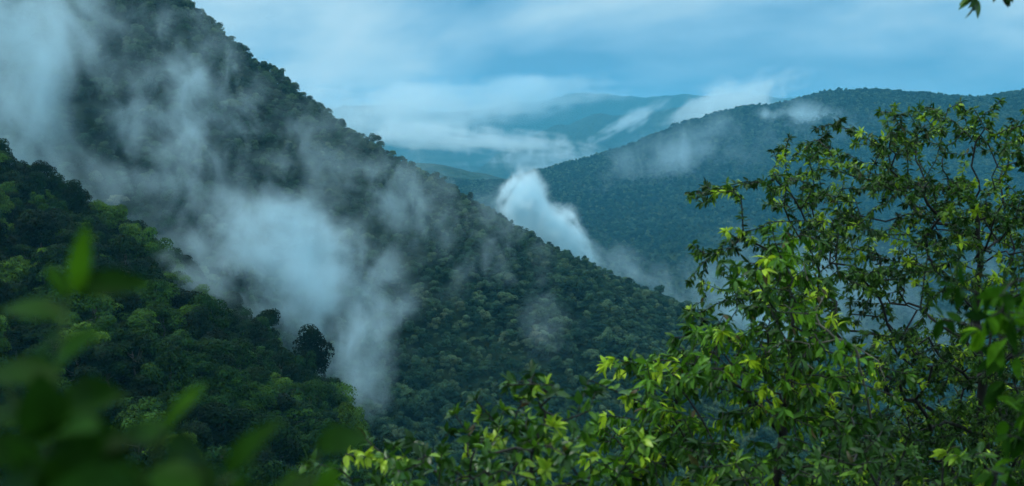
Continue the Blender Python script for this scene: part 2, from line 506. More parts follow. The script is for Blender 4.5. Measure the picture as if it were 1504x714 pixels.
# --- single trees that stand out
def single(px, py, Y, v, s, label, mat=None, group=None):
    p = at(px, py, Y)
    zz = ground_z(np.array([p[0]]), np.array([p[1]]))[0]
    t, c, st = NEAR[v]
    o = empty('forest_tree', (p[0], p[1], zz - .5), rng.random() * 6)
    o.scale = (s,) * 3
    tag(o, label, 'tree', group)
    link('trunk', t, None, o)
    if mat is not None:
        c = c.copy(); c.materials.clear(); c.materials.append(mat)
    link('crown', c, None, o)
    return o
def ridge_hit(px, py):
    """first terrain point seen at a pixel"""
    d = at(px, py, 1.0)
    Ys = np.exp(np.linspace(math.log(150), math.log(3500), 1500))
    q = d[None] * Ys[:, None]
    g = ground_z(q[:, 0], q[:, 1])
    i = int(np.argmax(q[:, 2] < g + 4))
    return Ys[i]
for (px, py, v, s, mat, lab) in (
        (787, 497, 4, 1.25, M_pale, 'pale grey green tree standing out in the middle of the ridge forest'),
        (592, 246, 3, 1.0, M_mid, 'lone tree sticking up above the crest of the middle ridge'),
        (545, 216, 6, .9, M_mid, 'slender tree rising from the crest of the middle ridge below the clouds'),
        (424, 128, 3, .85, M_mid, 'thin tree on the crest of the steep middle ridge against the sky'),
        (173, 300, 2, 1.1, M_pale, 'pale flat topped tree in the mist above the near left slope')):
    single(px, py, ridge_hit(px, py + 8), v, s, lab, mat, 'trees that stand out on the ridge')

# ------------------------------------------------------------------ haze and mist
def volume_box(name, lo, hi):
    lo, hi = np.array(lo, float), np.array(hi, float)
    V = np.array([[(lo, hi)[i][0], (lo, hi)[j][1], (lo, hi)[k_][2]] for i in (0, 1) for j in (0, 1) for k_ in (0, 1)])
    Fq = np.array([[0, 1, 3, 2], [4, 6, 7, 5], [0, 4, 5, 1], [2, 3, 7, 6], [0, 2, 6, 4], [1, 5, 7, 3]])
    return link(name, mesh_np(name, V, Fq, smooth=False))
HAZE_D = 6.0e-5
hz = volume_box('haze', (-17500, -60, ZG.min() - 1), (17500, 17200, max(ZG.max(), 520) + 30))
m, nt, N, L, out = new_mat('haze_air')
pv = N.new('ShaderNodeVolumePrincipled'); pv.inputs['Density'].default_value = HAZE_D
pv.inputs['Color'].default_value = (.15, .68, 1.0, 1); pv.inputs['Anisotropy'].default_value = .1
L.new(pv.outputs[0], out.inputs['Volume'])
hz.data.materials.append(m)
tag(hz, 'thin blue haze filling the valleys between the hills', 'haze', kind='stuff')

def mist_material(name, dens, wl, cover, soft, seed, warp=.9, color=(.70, .925, 1.0), edge=.9):
    """a bank torn into wisps: its rounded falloff is displaced by slow noise, then eaten by finer noise of wavelength wl metres"""
    m, nt, N, L, out = new_mat(name)
    tc = N.new('ShaderNodeTexCoord'); geo = N.new('ShaderNodeNewGeometry')
    ln = N.new('ShaderNodeVectorMath'); ln.operation = 'LENGTH'; L.new(tc.outputs['Object'], ln.inputs[0])
    rim = N.new('ShaderNodeMapRange'); rim.interpolation_type = 'SMOOTHSTEP'
    rim.inputs[1].default_value = 1.0; rim.inputs[2].default_value = .6
    L.new(ln.outputs['Value'], rim.inputs[0])
    # slow displacement of the bank's outline
    mo = N.new('ShaderNodeMapping'); mo.inputs['Location'].default_value = (seed * 1.7, seed * 4.3, seed * .9)
    L.new(tc.outputs['Object'], mo.inputs['Vector'])
    wn = N.new('ShaderNodeTexNoise'); wn.inputs['Scale'].default_value = 1.9; wn.inputs['Detail'].default_value = 4
    L.new(mo.outputs[0], wn.inputs['Vector'])
    wv = N.new('ShaderNodeVectorMath'); wv.operation = 'MULTIPLY_ADD'
    L.new(wn.outputs['Color'], wv.inputs[0]); wv.inputs[1].default_value = (warp * 2,) * 3; wv.inputs[2].default_value = (-warp,) * 3
    ad = N.new('ShaderNodeVectorMath'); ad.operation = 'ADD'; L.new(wv.outputs[0], ad.inputs[0]); L.new(tc.outputs['Object'], ad.inputs[1])
    l2 = N.new('ShaderNodeVectorMath'); l2.operation = 'LENGTH'; L.new(ad.outputs[0], l2.inputs[0])
    fall = N.new('ShaderNodeMapRange')
    fall.inputs[1].default_value = 1.0; fall.inputs[2].default_value = .0
    L.new(l2.outputs['Value'], fall.inputs[0])
    mp = N.new('ShaderNodeMapping'); mp.inputs['Scale'].default_value = (1 / wl, 1 / wl, .75 / wl)
    mp.inputs['Location'].default_value = (seed * 3.7, seed * 1.3, seed * 7.1); mp.inputs['Rotation'].default_value = (0, .6, 0)
    L.new(geo.outputs['Position'], mp.inputs['Vector'])
    nz = N.new('ShaderNodeTexNoise'); nz.inputs['Scale'].default_value = 1; nz.inputs['Detail'].default_value = 7
    nz.inputs['Roughness'].default_value = .6; nz.inputs['Distortion'].default_value = .9
    L.new(mp.outputs[0], nz.inputs['Vector'])
    a = N.new('ShaderNodeMath'); a.operation = 'MULTIPLY_ADD'
    L.new(nz.outputs['Fac'], a.inputs[0]); a.inputs[1].default_value = soft; a.inputs[2].default_value = -soft * .5 - (1 - cover)
    b = N.new('ShaderNodeMath'); b.operation = 'ADD'; L.new(a.outputs[0], b.inputs[0]); L.new(fall.outputs[0], b.inputs[1])
    s = N.new('ShaderNodeMapRange'); s.interpolation_type = 'SMOOTHSTEP'
    s.inputs[1].default_value = 0; s.inputs[2].default_value = edge; s.inputs[4].default_value = dens
    L.new(b.outputs[0], s.inputs[0])
    c = N.new('ShaderNodeMath'); c.operation = 'MULTIPLY'; L.new(s.outputs[0], c.inputs[0]); L.new(rim.outputs[0], c.inputs[1])
    p = N.new('ShaderNodeVolumePrincipled'); p.inputs['Color'].default_value = (*color, 1)
    p.inputs['Anisotropy'].default_value = .15
    L.new(c.outputs[0], p.inputs['Density'])
    L.new(p.outputs[0], out.inputs['Volume'])
    return m

def icosphere(sub=3):
    import bmesh
    bm = bmesh.new(); bmesh.ops.create_icosphere(bm, subdivisions=sub, radius=1.0)
    me = bpy.data.meshes.new('mist'); bm.to_mesh(me); bm.free()
    return me
# px, py, distance, half width px, half height px, half depth m, tilt (deg, + = down to the right), optical depth, noise wavelength, cover, soft, label
MIST = [
    (405, 372, 530, 138, 100, 45, 15, 2.3, 26, .78, 1.9, 'dense white mist bank hanging before the middle ridge'),
    (482, 440, 520, 128, 120, 42, 30, 1.6, 24, .75, 2.1, 'lower half of the dense mist bank drifting towards the ravine'),
    (525, 535, 480, 55, 90, 30, 0, .9, 22, .72, 2.2, 'thin tail of mist sinking into the ravine beside the near slope'),
    (300, 418, 365, 75, 42, 16, 35, .4, 18, .70, 2.6, 'thin mist spilling over the crest of the near left slope'),
    (275, 160, 640, 125, 95, 45, -35, 1.0, 24, .68, 2.8, 'torn veil of mist across the upper middle ridge'),
    (300, 262, 600, 120, 85, 40, 20, .6, 24, .66, 3.2, 'thin veil of mist above the dense bank'),
    (20, 130, 620, 105, 230, 50, 10, 1.3, 40, .76, 2.4, 'tall grey blue mist column over the left end of the ridge'),
    (130, 60, 700, 190, 130, 40, 0, .55, 40, .70, 2.6, 'faint mist high on the middle ridge'),
    (130, 275, 540, 150, 60, 35, 30, .35, 30, .70, 2.8, 'low mist lying behind the crest of the near left slope'),
    (1150, 300, 1800, 620, 260, 620, 0, .12, 400, .95, .6, 'thin blue air filling the valley before the right hill'),
    (800, 190, 5600, 420, 110, 1500, 0, .08, 900, .95, .6, 'blue air deepening between the far hills'),
    (470, 235, 700, 120, 90, 35, 30, .5, 26, .68, 2.8, 'faint wisps below the crest of the middle ridge'),
    (640, 320, 700, 150, 90, 40, 28, .75, 26, .64, 3.2, 'wispy mist drifting over the right shoulder of the middle ridge'),
    (795, 480, 680, 60, 60, 25, 40, .16, 26, .64, 3.2, 'small faint scrap of mist beside the pale tree on the ridge'),
    (766, 300, 1250, 34, 46, 40, 10, 6.0, 36, .84, 1.7, 'bright white tip of the plume behind the middle ridge'),
    (805, 335, 1255, 58, 40, 42, 40, 5.0, 38, .84, 1.8, 'white body of the plume sliding down behind the middle ridge'),
    (850, 368, 1260, 58, 26, 45, 36, 1.9, 40, .80, 2.0, 'lower end of the white plume spreading along the ridge'),
    (915, 395, 1300, 100, 45, 50, 30, .45, 60, .74, 2.6, 'thin mist at the foot of the right hill'),
    (1190, 178, 2250, 70, 24, 80, 8, 1.5, 60, .76, 2.4, 'small pale cloud patch under the top of the right hill'),
    (1090, 245, 2150, 190, 80, 120, -15, .45, 70, .68, 3.2, 'thin mist streaks on the slope of the right hill'),
    (980, 250, 2150, 130, 60, 100, -20, .6, 80, .68, 3.2, 'faint mist low on the left flank of the right hill'),
    (1230, 450, 1500, 240, 120, 90, 0, .8, 80, .70, 2.6, 'pale mist in the valley seen through the right tree'),
    (1100, 400, 1600, 110, 80, 80, 0, .35, 70, .70, 2.8, 'pale mist beside the outer leaves of the right tree'),
    (625, 200, 4500, 165, 22, 380, 5, 1.9, 130, .72, 2.8, 'flat white cloud layer lying in the far valley'),
    (755, 206, 4600, 105, 18, 300, 8, 1.4, 100, .70, 2.8, 'broken cloud scraps at the end of the far cloud layer'),
    (560, 165, 4800, 180, 40, 400, 0, 1.2, 240, .78, 2.0, 'soft cloud behind the crest of the middle ridge'),
    (700, 150, 8600, 220, 34, 500, -4, 1.5, 420, .78, 2.0, 'pale cloud cap covering the left end of the far range'),
    (925, 178, 6700, 60, 13, 260, -28, 1.2, 160, .72, 2.8, 'slanting cloud scrap against the far blue mountain'),
    (1075, 150, 4200, 95, 32, 300, -18, 1.7, 190, .78, 2.2, 'white cloud rising behind the shoulder of the right hill'),
    (820, 240, 6000, 130, 18, 300, 0, .7, 180, .68, 3.0, 'faint cloud shreds at the foot of the far blue mountain'),
]
ico = icosphere(3); WHITE = (.84, .965, 1.0)
for k, (px, py, Y, rx, ry, dep, tilt, od, wl, cover, soft, lab) in enumerate(MIST):
    o = bpy.data.objects.new('mist', ico.copy()); COL.objects.link(o)
    o.location = at(px, py, Y)
    o.scale = (1.45 * rx * Y / F, 1.2 * dep, 1.45 * ry * Y / F)
    o.rotation_euler = (0, R(tilt), 0)
    o.data.materials.append(mist_material('mist_vapour', od / (dep * .9), wl, cover, soft, k + 1, *((.3, (.12, .66, 1.0)) if dep > 600 else (.9, WHITE, .5) if Y > 4000 else (.9, (.72, .93, 1.0), 1.1) if 1.5 < od < 2.8 else (.8, WHITE, .8) if od > 2.8 else ())))
    tag(o, lab, 'mist', 'mist banks among the hills', 'stuff')

# ------------------------------------------------------------------ sky and light
w = bpy.data.worlds.new('World'); sc.world = w; w.use_nodes = True
nt = w.node_tree; N, L = nt.nodes, nt.links; N.clear()
out = N.new('ShaderNodeOutputWorld'); bg = N.new('ShaderNodeBackground')
bg.inputs['Strength'].default_value = .1
SUN_EL, SUN_AZ = R(60), R(-75)      # azimuth measured from +Y towards +X
sky = N.new('ShaderNodeTexSky'); sky.sky_type = 'NISHITA'; sky.sun_disc = False
sky.sun_elevation = SUN_EL; sky.sun_rotation = SUN_AZ; sky.altitude = 600
tc = N.new('ShaderNodeTexCoord'); sp = N.new('ShaderNodeSeparateXYZ'); L.new(tc.outputs['Generated'], sp.inputs[0])
mp = N.new('ShaderNodeMapping'); mp.inputs['Scale'].default_value = (2.3, 2.3, 8.5); mp.inputs['Location'].default_value = (44.82, 23.16, 9.24)
mp.inputs['Rotation'].default_value = (0, R(-8), 0)
L.new(tc.outputs['Generated'], mp.inputs['Vector'])
n1 = N.new('ShaderNodeTexNoise'); n1.inputs['Scale'].default_value = 1.0; n1.inputs['Detail'].default_value = 7; n1.inputs['Roughness'].default_value = .5
n1.inputs['Distortion'].default_value = .25
L.new(mp.outputs[0], n1.inputs['Vector'])
rp = ramp(N, [(.33, (.85, 2.9, 4.8)), (.41, (2.1, 4.4, 6.2)), (.49, (3.8, 6.0, 7.2)), (.60, (5.8, 7.6, 8.4))])
L.new(n1.outputs['Fac'], rp.inputs['Fac'])
# overcast: brighter towards the zenith
g = N.new('ShaderNodeMapRange'); g.inputs[1].default_value = .15; g.inputs[2].default_value = .9; g.inputs[3].default_value = 0.0; g.inputs[4].default_value = 1.0
L.new(sp.outputs['Z'], g.inputs[0])
sm = N.new('ShaderNodeMix'); sm.data_type = 'RGBA'; L.new(g.outputs[0], sm.inputs[0]); L.new(rp.outputs['Color'], sm.inputs[6]); sm.inputs[7].default_value = (10.0, 13.0, 14.6, 1)
mx = N.new('ShaderNodeMix'); mx.data_type = 'RGBA'; mx.inputs[0].default_value = .92
L.new(sky.outputs[0], mx.inputs[6]); L.new(sm.outputs[2], mx.inputs[7])
L.new(mx.outputs[2], bg.inputs['Color']); L.new(bg.outputs[0], out.inputs['Surface'])

sl = bpy.data.lights.new('sun', 'SUN'); sl.energy = 1.5; sl.angle = R(12); sl.color = (1, .985, .96)
so = bpy.data.objects.new('sun', sl); COL.objects.link(so)
dirv = Vector((math.cos(SUN_EL) * math.sin(SUN_AZ), math.cos(SUN_EL) * math.cos(SUN_AZ), math.sin(SUN_EL)))
so.rotation_euler = dirv.to_track_quat('Z', 'Y').to_euler()

#FG_BEGIN
# ------------------------------------------------------------------ foreground plants
def leaf_shape(width, fold=.22, curl=.28, ns=3, tipness=1.0):
    """unit leaf along +Y (length 1), face towards +Z, folded at the midrib and curling down"""
    ts = np.linspace(0, 1, ns + 2)
    prof = np.sin(math.pi * ts ** .85) ** .8
    V = [(0, 0, 0)]; F_ = []
    for t, p in zip(ts[1:-1], prof[1:-1]):
        w_ = width * .5 * p
        V += [(-w_, t, fold * w_ - curl * t * t), (0, t, -curl * t * t), (w_, t, fold * w_ - curl * t * t)]
    V.append((0, 1, -curl)); e = len(V) - 1
    F_ += [(0, 2, 1), (0, 3, 2)]
    for i in range(ns - 1):
        a = 1 + 3 * i
        F_ += [(a, a + 1, a + 4), (a, a + 4, a + 3), (a + 1, a + 2, a + 5), (a + 1, a + 5, a + 4)]
    a = 1 + 3 * (ns - 1)
    F_ += [(a, a + 1, e), (a + 1, a + 2, e)]
    return np.array(V, float), np.array(F_, int)

def place_leaves(shapes, P, D, Nr, Ls, tint, r):
    """instances of a leaf baked into one mesh: base points, directions, upper-face normals, lengths"""
    D = norm(D); X = norm(np.cross(D, Nr)); Z = np.cross(X, D)
    Vs, Fs, Ts, n0 = [], [], [], 0
    pick = r.integers(0, len(shapes), len(P))
    for k_, (lv, lf) in enumerate(shapes):
        q = np.where(pick == k_)[0]
        if not len(q): continue
        M = np.stack([X[q], D[q], Z[q]], 1)             # rows
        v = P[q][:, None] + np.einsum('vi,lij->lvj', lv, M) * Ls[q][:, None, None]
        Vs.append(v.reshape(-1, 3))
        Fs.append((lf[None] + (np.arange(len(q)) * len(lv))[:, None, None]).reshape(-1, 3) + n0)
        Ts.append(np.repeat(tint[q], len(lv))); n0 += len(q) * len(lv)
    return np.concatenate(Vs), np.concatenate(Fs), np.concatenate(Ts)

def in_poly(px, py, poly):
    c = np.zeros(len(px), bool); j = len(poly) - 1
    for i in range(len(poly)):
        xi, yi = poly[i]; xj, yj = poly[j]
        c ^= ((yi > py) != (yj > py)) & (px < (xj - xi) * (py - yi) / ((yj - yi) or 1e-9) + xi)
        j = i
    return c

def cloud(poly, n, Y0, Y1, r, holes=(), hole_keep=.12, clump=7, size=(.12, .15, .035)):
    """growth targets for a crown: flat tufts of a few tips each, spread through the volume the crown fills"""
    p = np.array(poly, float); out_ = []
    if n < 40: clump, size = 3, (.05, .05, .03)
    while len(out_) < n:
        px = r.uniform(p[:, 0].min(), p[:, 0].max(), 400); py = r.uniform(p[:, 1].min(), p[:, 1].max(), 400)
        k_ = in_poly(px, py, poly)
        for hcx, hcy, hrx, hry in holes:
            ins = ((px - hcx) / hrx) ** 2 + ((py - hcy) / hry) ** 2 < 1
            k_ &= ~(ins & (r.random(400) > hole_keep))
        for a, b in zip(px[k_], py[k_]):
            c = at(a, b, r.uniform(Y0, Y1))
            for _ in range(int(r.integers(max(1, clump - 3), clump + 4))):
                out_.append(c + r.normal(size=3) * np.array(size))
    return np.array(out_[:n])

class Plant:
    def __init__(s):
        s.P, s.par, s.lead = [], [], []
    def add_line(s, pts, sub=3, jit=.02, r=None):
        """a stem drawn through points; starts on the nearest existing node"""
        pts = [np.asarray(p, float) for p in pts]
        if s.P:
            d = np.linalg.norm(np.array(s.P) - pts[0], axis=1); cur = int(np.argmin(d))
        else:
            s.P.append(pts[0]); s.par.append(-1); s.lead.append(True); cur = 0
        for p in pts[1:] if len(s.P) == 1 else pts:
            a = s.P[cur]
            if np.linalg.norm(p - a) < 1e-3: continue
            for k_ in range(1, sub + 1):
                q = a + (p - a) * k_ / sub + (r.normal(size=3) * jit if (r is not None and k_ < sub) else 0)
                s.P.append(q); s.par.append(cur); s.lead.append(True); cur = len(s.P) - 1
    def grow(s, A, bf, r, maxlen=.22, jit=.025):
        """balanced spanning growth from the drawn stems to every target"""
        path = [0.0] * len(s.P)
        for i in range(1, len(s.P)):
            path[i] = path[s.par[i]] + np.linalg.norm(s.P[i] - s.P[s.par[i]])
        NP = np.array(s.P); PT = np.array(path)
        D = np.linalg.norm(A[:, None] - NP[None], axis=2)
        C = D + bf * PT[None]
        best = C.argmin(1); cost = C.min(1)
        left = np.ones(len(A), bool)
        for _ in range(len(A)):
            i = int(np.argmin(np.where(left, cost - bf * PT.mean() * 0, 1e9))); left[i] = False
            cur = int(best[i]); a = s.P[cur]; L_ = np.linalg.norm(A[i] - a)
            n = max(1, int(math.ceil(L_ / maxlen)))
            sag = r.normal(size=3) * jit * L_ * 2
            for k_ in range(1, n + 1):
                t = k_ / n
                q = a + (A[i] - a) * t + sag * math.sin(math.pi * t) + (r.normal(size=3) * jit if k_ < n else 0)
                s.P.append(q); s.par.append(cur); s.lead.append(False)
                path.append(path[cur] + np.linalg.norm(q - s.P[cur])); cur = len(s.P) - 1
                dd = np.linalg.norm(A - q, axis=1) + bf * path[cur]
                up = left & (dd < cost); best[up] = cur; cost[up] = dd[up]
    def finish(s, r_tip, expo, rmax):
        n = len(s.P); s.P = np.array(s.P); s.par = np.array(s.par)
        s.kids = [[] for _ in range(n)]
        for i in range(1, n): s.kids[s.par[i]].append(i)
        s.tips = np.zeros(n)
        order = []
        st = [0]
        while st:
            i = st.pop(); order.append(i); st += s.kids[i]
        for i in reversed(order):
            s.tips[i] = 1 if not s.kids[i] else sum(s.tips[k_] for k_ in s.kids[i])
        s.rad = np.minimum(r_tip * s.tips ** expo, rmax)
        s.order = order
    def tubes(s, start, stop=None, sides=5):
        """tubes of the sub-tree from node start, following the heaviest child; nodes in stop are left to other parts"""
        parts = []; st = [start]; stop = stop or set()
        while st:
            i = st.pop()
            chain = [s.par[i], i] if s.par[i] >= 0 else [i]
            rr = [s.rad[i] * 1.02, s.rad[i]] if s.par[i] >= 0 else [s.rad[i]]
            while True:
                ks = [k_ for k_ in s.kids[chain[-1]] if k_ not in stop]
                if not ks: break
                ks.sort(key=lambda k_: -s.tips[k_]); st += ks[1:]
                chain.append(ks[0]); rr.append(s.rad[ks[0]])
            if len(chain) > 1:
                parts.append(tube(s.P[chain], rr, sides if rr[0] > .006 else 4))
        return join(parts) if parts else None
    def sub(s, i):
        o_, st = [], [i]
        while st:
            j = st.pop(); o_.append(j); st += s.kids[j]
        return o_

def foliage(pl, nodes, r, shapes, length, spacing, maxtips, droop, upb, rosette, base, spread, young, out_w=.9):
    """leaves along thin twigs and a rosette at each tip"""
    P, D, Nn, Ls, T = [], [], [], [], []
    for i in nodes:
        if pl.par[i] < 0 or pl.tips[i] > maxtips: continue
        a, b = pl.P[pl.par[i]], pl.P[i]; d = b - a; L_ = np.linalg.norm(d); d = d / max(L_, 1e-6)
        tw = base + r.normal() * spread
        yg = young[1] if r.random() < young[0] else 0
        n = int(L_ / spacing + r.random())
        tip = not pl.kids[i]
        m_ = n + (rosette if tip else 0)
        for k_ in range(m_):
            tpos = r.random() if k_ < n else 1.0
            pr = r.normal(size=3); pr -= pr.dot(d) * d; pr /= max(np.linalg.norm(pr), 1e-6)
            ax = .45 if k_ < n else r.uniform(.1, .8)
            dd = d * ax + pr * out_w + np.array([0, 0, -droop * r.uniform(.3, 1.3)])
            P.append(a + d * L_ * tpos); D.append(dd)
            Nn.append(np.array([0, 0, upb]) + r.normal(size=3) * .62 + pr * .25)
            Ls.append(r.uniform(*length)); T.append((tw + yg * (1 if k_ >= n or r.random() < .4 else .3) + r.normal() * .08) if r.random() > .012 else -1)
    if not P: return None
    return place_leaves(shapes, np.array(P), np.array(D), np.array(Nn), np.array(Ls), np.where(np.array(T) < -.6, 0, np.clip(np.array(T), .06, 1)), r)

def build_plant(root, pl, r, bark, leafmat, fol, main='trunk', limb='branch', nlimb=10, leaf_min=3):
    """main stem, its largest limbs each with their own foliage, everything else on the main stem"""
    lead = set()
    i = 0
    lead = {0}
    while True:                              # the drawn leader
        ks = [k_ for k_ in pl.kids[i] if pl.lead[k_]] or pl.kids[i]
        if not ks: break
        i = max(ks, key=lambda k_: pl.tips[k_]); lead.add(i)
        if pl.tips[i] < leaf_min: break
    offs = [k_ for j in lead for k_ in pl.kids[j] if k_ not in lead]
    offs.sort(key=lambda k_: -pl.tips[k_])
    limbs = offs[:nlimb]
    V, Q = pl.tubes(0, set(limbs), 8)
    tk = link(main, mesh_np(main, V, Q), bark, root)
    inv = root.location
    def shift(V): return V - np.array(inv)
    tk.data.vertices.foreach_set('co', shift(V).astype(np.float32).ravel()); tk.data.update()
    used = set()
    cnt = 0
    for l in limbs:
        nd = pl.sub(l); used |= set(nd)
        V, Q = pl.tubes(l)
        bo = link(limb, mesh_np(limb, shift(V), Q), bark, root)
        fo = fol(pl, nd)
        if fo is not None:
            link('foliage', mesh_np('foliage', shift(fo[0]), fo[1], fo[2]), leafmat, bo); cnt += len(fo[1])
    fo = fol(pl, [j for j in range(len(pl.P)) if j not in used])
    if fo is not None:
        link('foliage', mesh_np('foliage', shift(fo[0]), fo[1], fo[2]), leafmat, tk); cnt += len(fo[1])
    print(root.name, 'nodes', len(pl.P), 'leaf tris', cnt)

def ground_root(px, Y, name):
    p = at(px, 400, Y); z = ground_z(np.array([p[0]]), np.array([p[1]]))[0]
    return empty(name, (p[0], p[1], z - .02))

ML_dark = leaf_material('small_dark_leaves', [(0, (.050, .050, .012)), (.05, (.008, .030, .006)), (.4, (.026, .082, .010)), (.65, (.080, .19, .014)), (1, (.34, .50, .022))], transl=.3)
ML_lime = leaf_material('drooping_lime_leaves', [(0, (.070, .052, .014)), (.05, (.018, .060, .006)), (.4, (.042, .130, .008)), (.7, (.13, .31, .012)), (1, (.42, .58, .022))], transl=.3)
ML_shrub = leaf_material('glossy_shrub_leaves', [(0, (.070, .052, .014)), (.05, (.012, .048, .006)), (.4, (.036, .110, .009)), (.7, (.12, .26, .014)), (1, (.38, .52, .030))], rough=.34, spec=.3, transl=.3)
ML_near = leaf_material('big_near_leaves', [(0, (.006, .028, .003)), (.4, (.020, .072, .005)), (.75, (.085, .235, .008)), (1, (.19, .40, .012))], rough=.45, transl=.45, spec=.03)

fr = np.random.default_rng(2024)
SMALL = [leaf_shape(.36, .25, .26, 2), leaf_shape(.30, .2, .45, 2), leaf_shape(.42, .15, .15, 2), leaf_shape(.26, .4, .35, 2)]
LONG = [leaf_shape(.34, .3, .35, 3), leaf_shape(.26, .2, .60, 3), leaf_shape(.40, .25, .15, 3), leaf_shape(.30, .5, .45, 3), leaf_shape(.22, .6, .30, 3)]
BROAD = [leaf_shape(.46, .3, .25, 3), leaf_shape(.38, .25, .5, 3), leaf_shape(.54, .2, .12, 3), leaf_shape(.36, .55, .3, 3), leaf_shape(.44, .45, .05, 3)]

# --- 1. the tree on the right
Y1 = 7.6
rt = ground_root(1450, Y1, 'broadleaf_tree')
tag(rt, 'dark branching tree with small leaves and bright green shoot tips filling the right side', 'tree')
pl = Plant()
g0 = np.array(rt.location)
pl.add_line([g0, at(1452, 900, Y1), at(1446, 640, Y1), at(1438, 520, Y1), at(1436, 430, Y1), at(1440, 370, Y1), at(1428, 305, Y1), at(1405, 278, Y1 - .1), at(1385, 250, Y1 - .1), at(1390, 215, Y1), at(1425, 185, Y1), at(1460, 160, Y1)], 3, .012, fr)
for ln_ in (
    [at(1405, 278, Y1), at(1360, 275, 7.5), at(1335, 276, 7.4), at(1290, 268, 7.3), at(1245, 256, 7.2), at(1210, 248, 7.1), at(1160, 262, 7.0), at(1140, 278, 6.9)],
    [at(1335, 276, 7.4), at(1310, 290, 7.2), at(1285, 305, 7.1), at(1262, 330, 7.0), at(1240, 360, 6.9)],
    [at(1335, 272, 7.4), at(1310, 245, 7.3), at(1285, 218, 7.2), at(1265, 195, 7.2)],
    [at(1360, 275, 7.5), at(1345, 235, 7.6), at(1340, 200, 7.7), at(1352, 172, 7.7)],
    [at(1140, 278, 6.9), at(1118, 264, 6.8), at(1085, 272, 6.7), at(1050, 276, 6.7), at(1014, 288, 6.6)],
    [at(1390, 225, Y1), at(1425, 225, 7.7), at(1465, 195, 7.8), at(1500, 205, 7.9)],
    [at(1436, 430, Y1), at(1400, 415, 7.4), at(1370, 440, 7.2), at(1345, 480, 7.0), at(1330, 520, 6.9)],
    [at(1440, 400, Y1), at(1400, 385, 7.8), at(1350, 400, 8.0), at(1310, 395, 8.1), at(1260, 400, 8.2)],
    [at(1438, 520, Y1), at(1400, 530, 7.4), at(1340, 545, 7.2), at(1290, 560, 7.0)],
    [at(1440, 370, Y1), at(1475, 345, 7.8), at(1504, 320, 8.0), at(1540, 290, 8.2)],
    [at(1438, 500, Y1), at(1480, 480, 7.6), at(1530, 450, 7.6), at(1590, 400, 7.6)],
    [at(1446, 640, Y1), at(1390, 620, 7.3), at(1330, 640, 7.1), at(1270, 650, 7.0)],
    [at(1262, 330, 7.0), at(1200, 325, 6.9), at(1130, 326, 6.8), at(1095, 340, 6.7), at(1060, 362, 6.6), at(1035, 385, 6.5), at(1012, 412, 6.4)],
    [at(1035, 385, 6.5), at(1030, 420, 6.5), at(1036, 440, 6.5), at(1012, 458, 6.5)],
    [at(1345, 480, 7.0), at(1310, 500, 6.8), at(1275, 520, 6.6)],
    [at(1285, 305, 7.1), at(1275, 360, 7.1), at(1290, 420, 7.2), at(1260, 470, 7.2)],
    ):
    pl.add_line(ln_, 3, .010, fr)
HOLES = [(1365, 230, 32, 34), (1450, 255, 45, 30), (1300, 325, 30, 24), (1225, 300, 26, 20), (1225, 480, 45, 38), (1330, 455, 30, 30), (1345, 372, 30, 16), (1460, 415, 28, 18), (1380, 570, 35, 20), (1230, 210, 22, 15)]
A = np.concatenate([
    cloud([(1160, 225), (1225, 182), (1350, 158), (1368, 180), (1420, 150), (1480, 152), (1504, 190), (1504, 330), (1240, 340), (1120, 300), (1130, 262)], 480, 6.7, 8.3, fr, HOLES),
    cloud([(1110, 330), (1250, 318), (1600, 300), (1620, 500), (1560, 714), (1230, 714), (1150, 520), (1090, 440)], 1500, 6.6, 8.6, fr, HOLES),
    cloud([(1504, 270), (1600, 250), (1620, 420), (1504, 420)], 60, 7.0, 8.4, fr),
    cloud([(1230, 560), (1560, 500), (1600, 860), (1150, 860)], 900, 6.6, 8.8, fr, HOLES),
    cloud([(1014, 278), (1060, 264), (1150, 262), (1150, 284), (1060, 286), (1016, 296)], 26, 6.6, 6.8, fr),
    cloud([(1005, 405), (1060, 350), (1100, 330), (1110, 345), (1070, 375), (1020, 425)], 18, 6.4, 6.6, fr),
    cloud([(1005, 450), (1070, 425), (1110, 440), (1060, 455), (1010, 470)], 14, 6.4, 6.6, fr)])
pl.grow(A, .32, fr)
pl.finish(.0026, .43, .07)
build_plant(rt, pl, fr, M_bark_dark, ML_dark,
            lambda p, nd: foliage(p, nd, fr, SMALL, (.034, .062), .0066, 4, .50, 1.3, 14, .39, .16, (.16, .62)), nlimb=16)

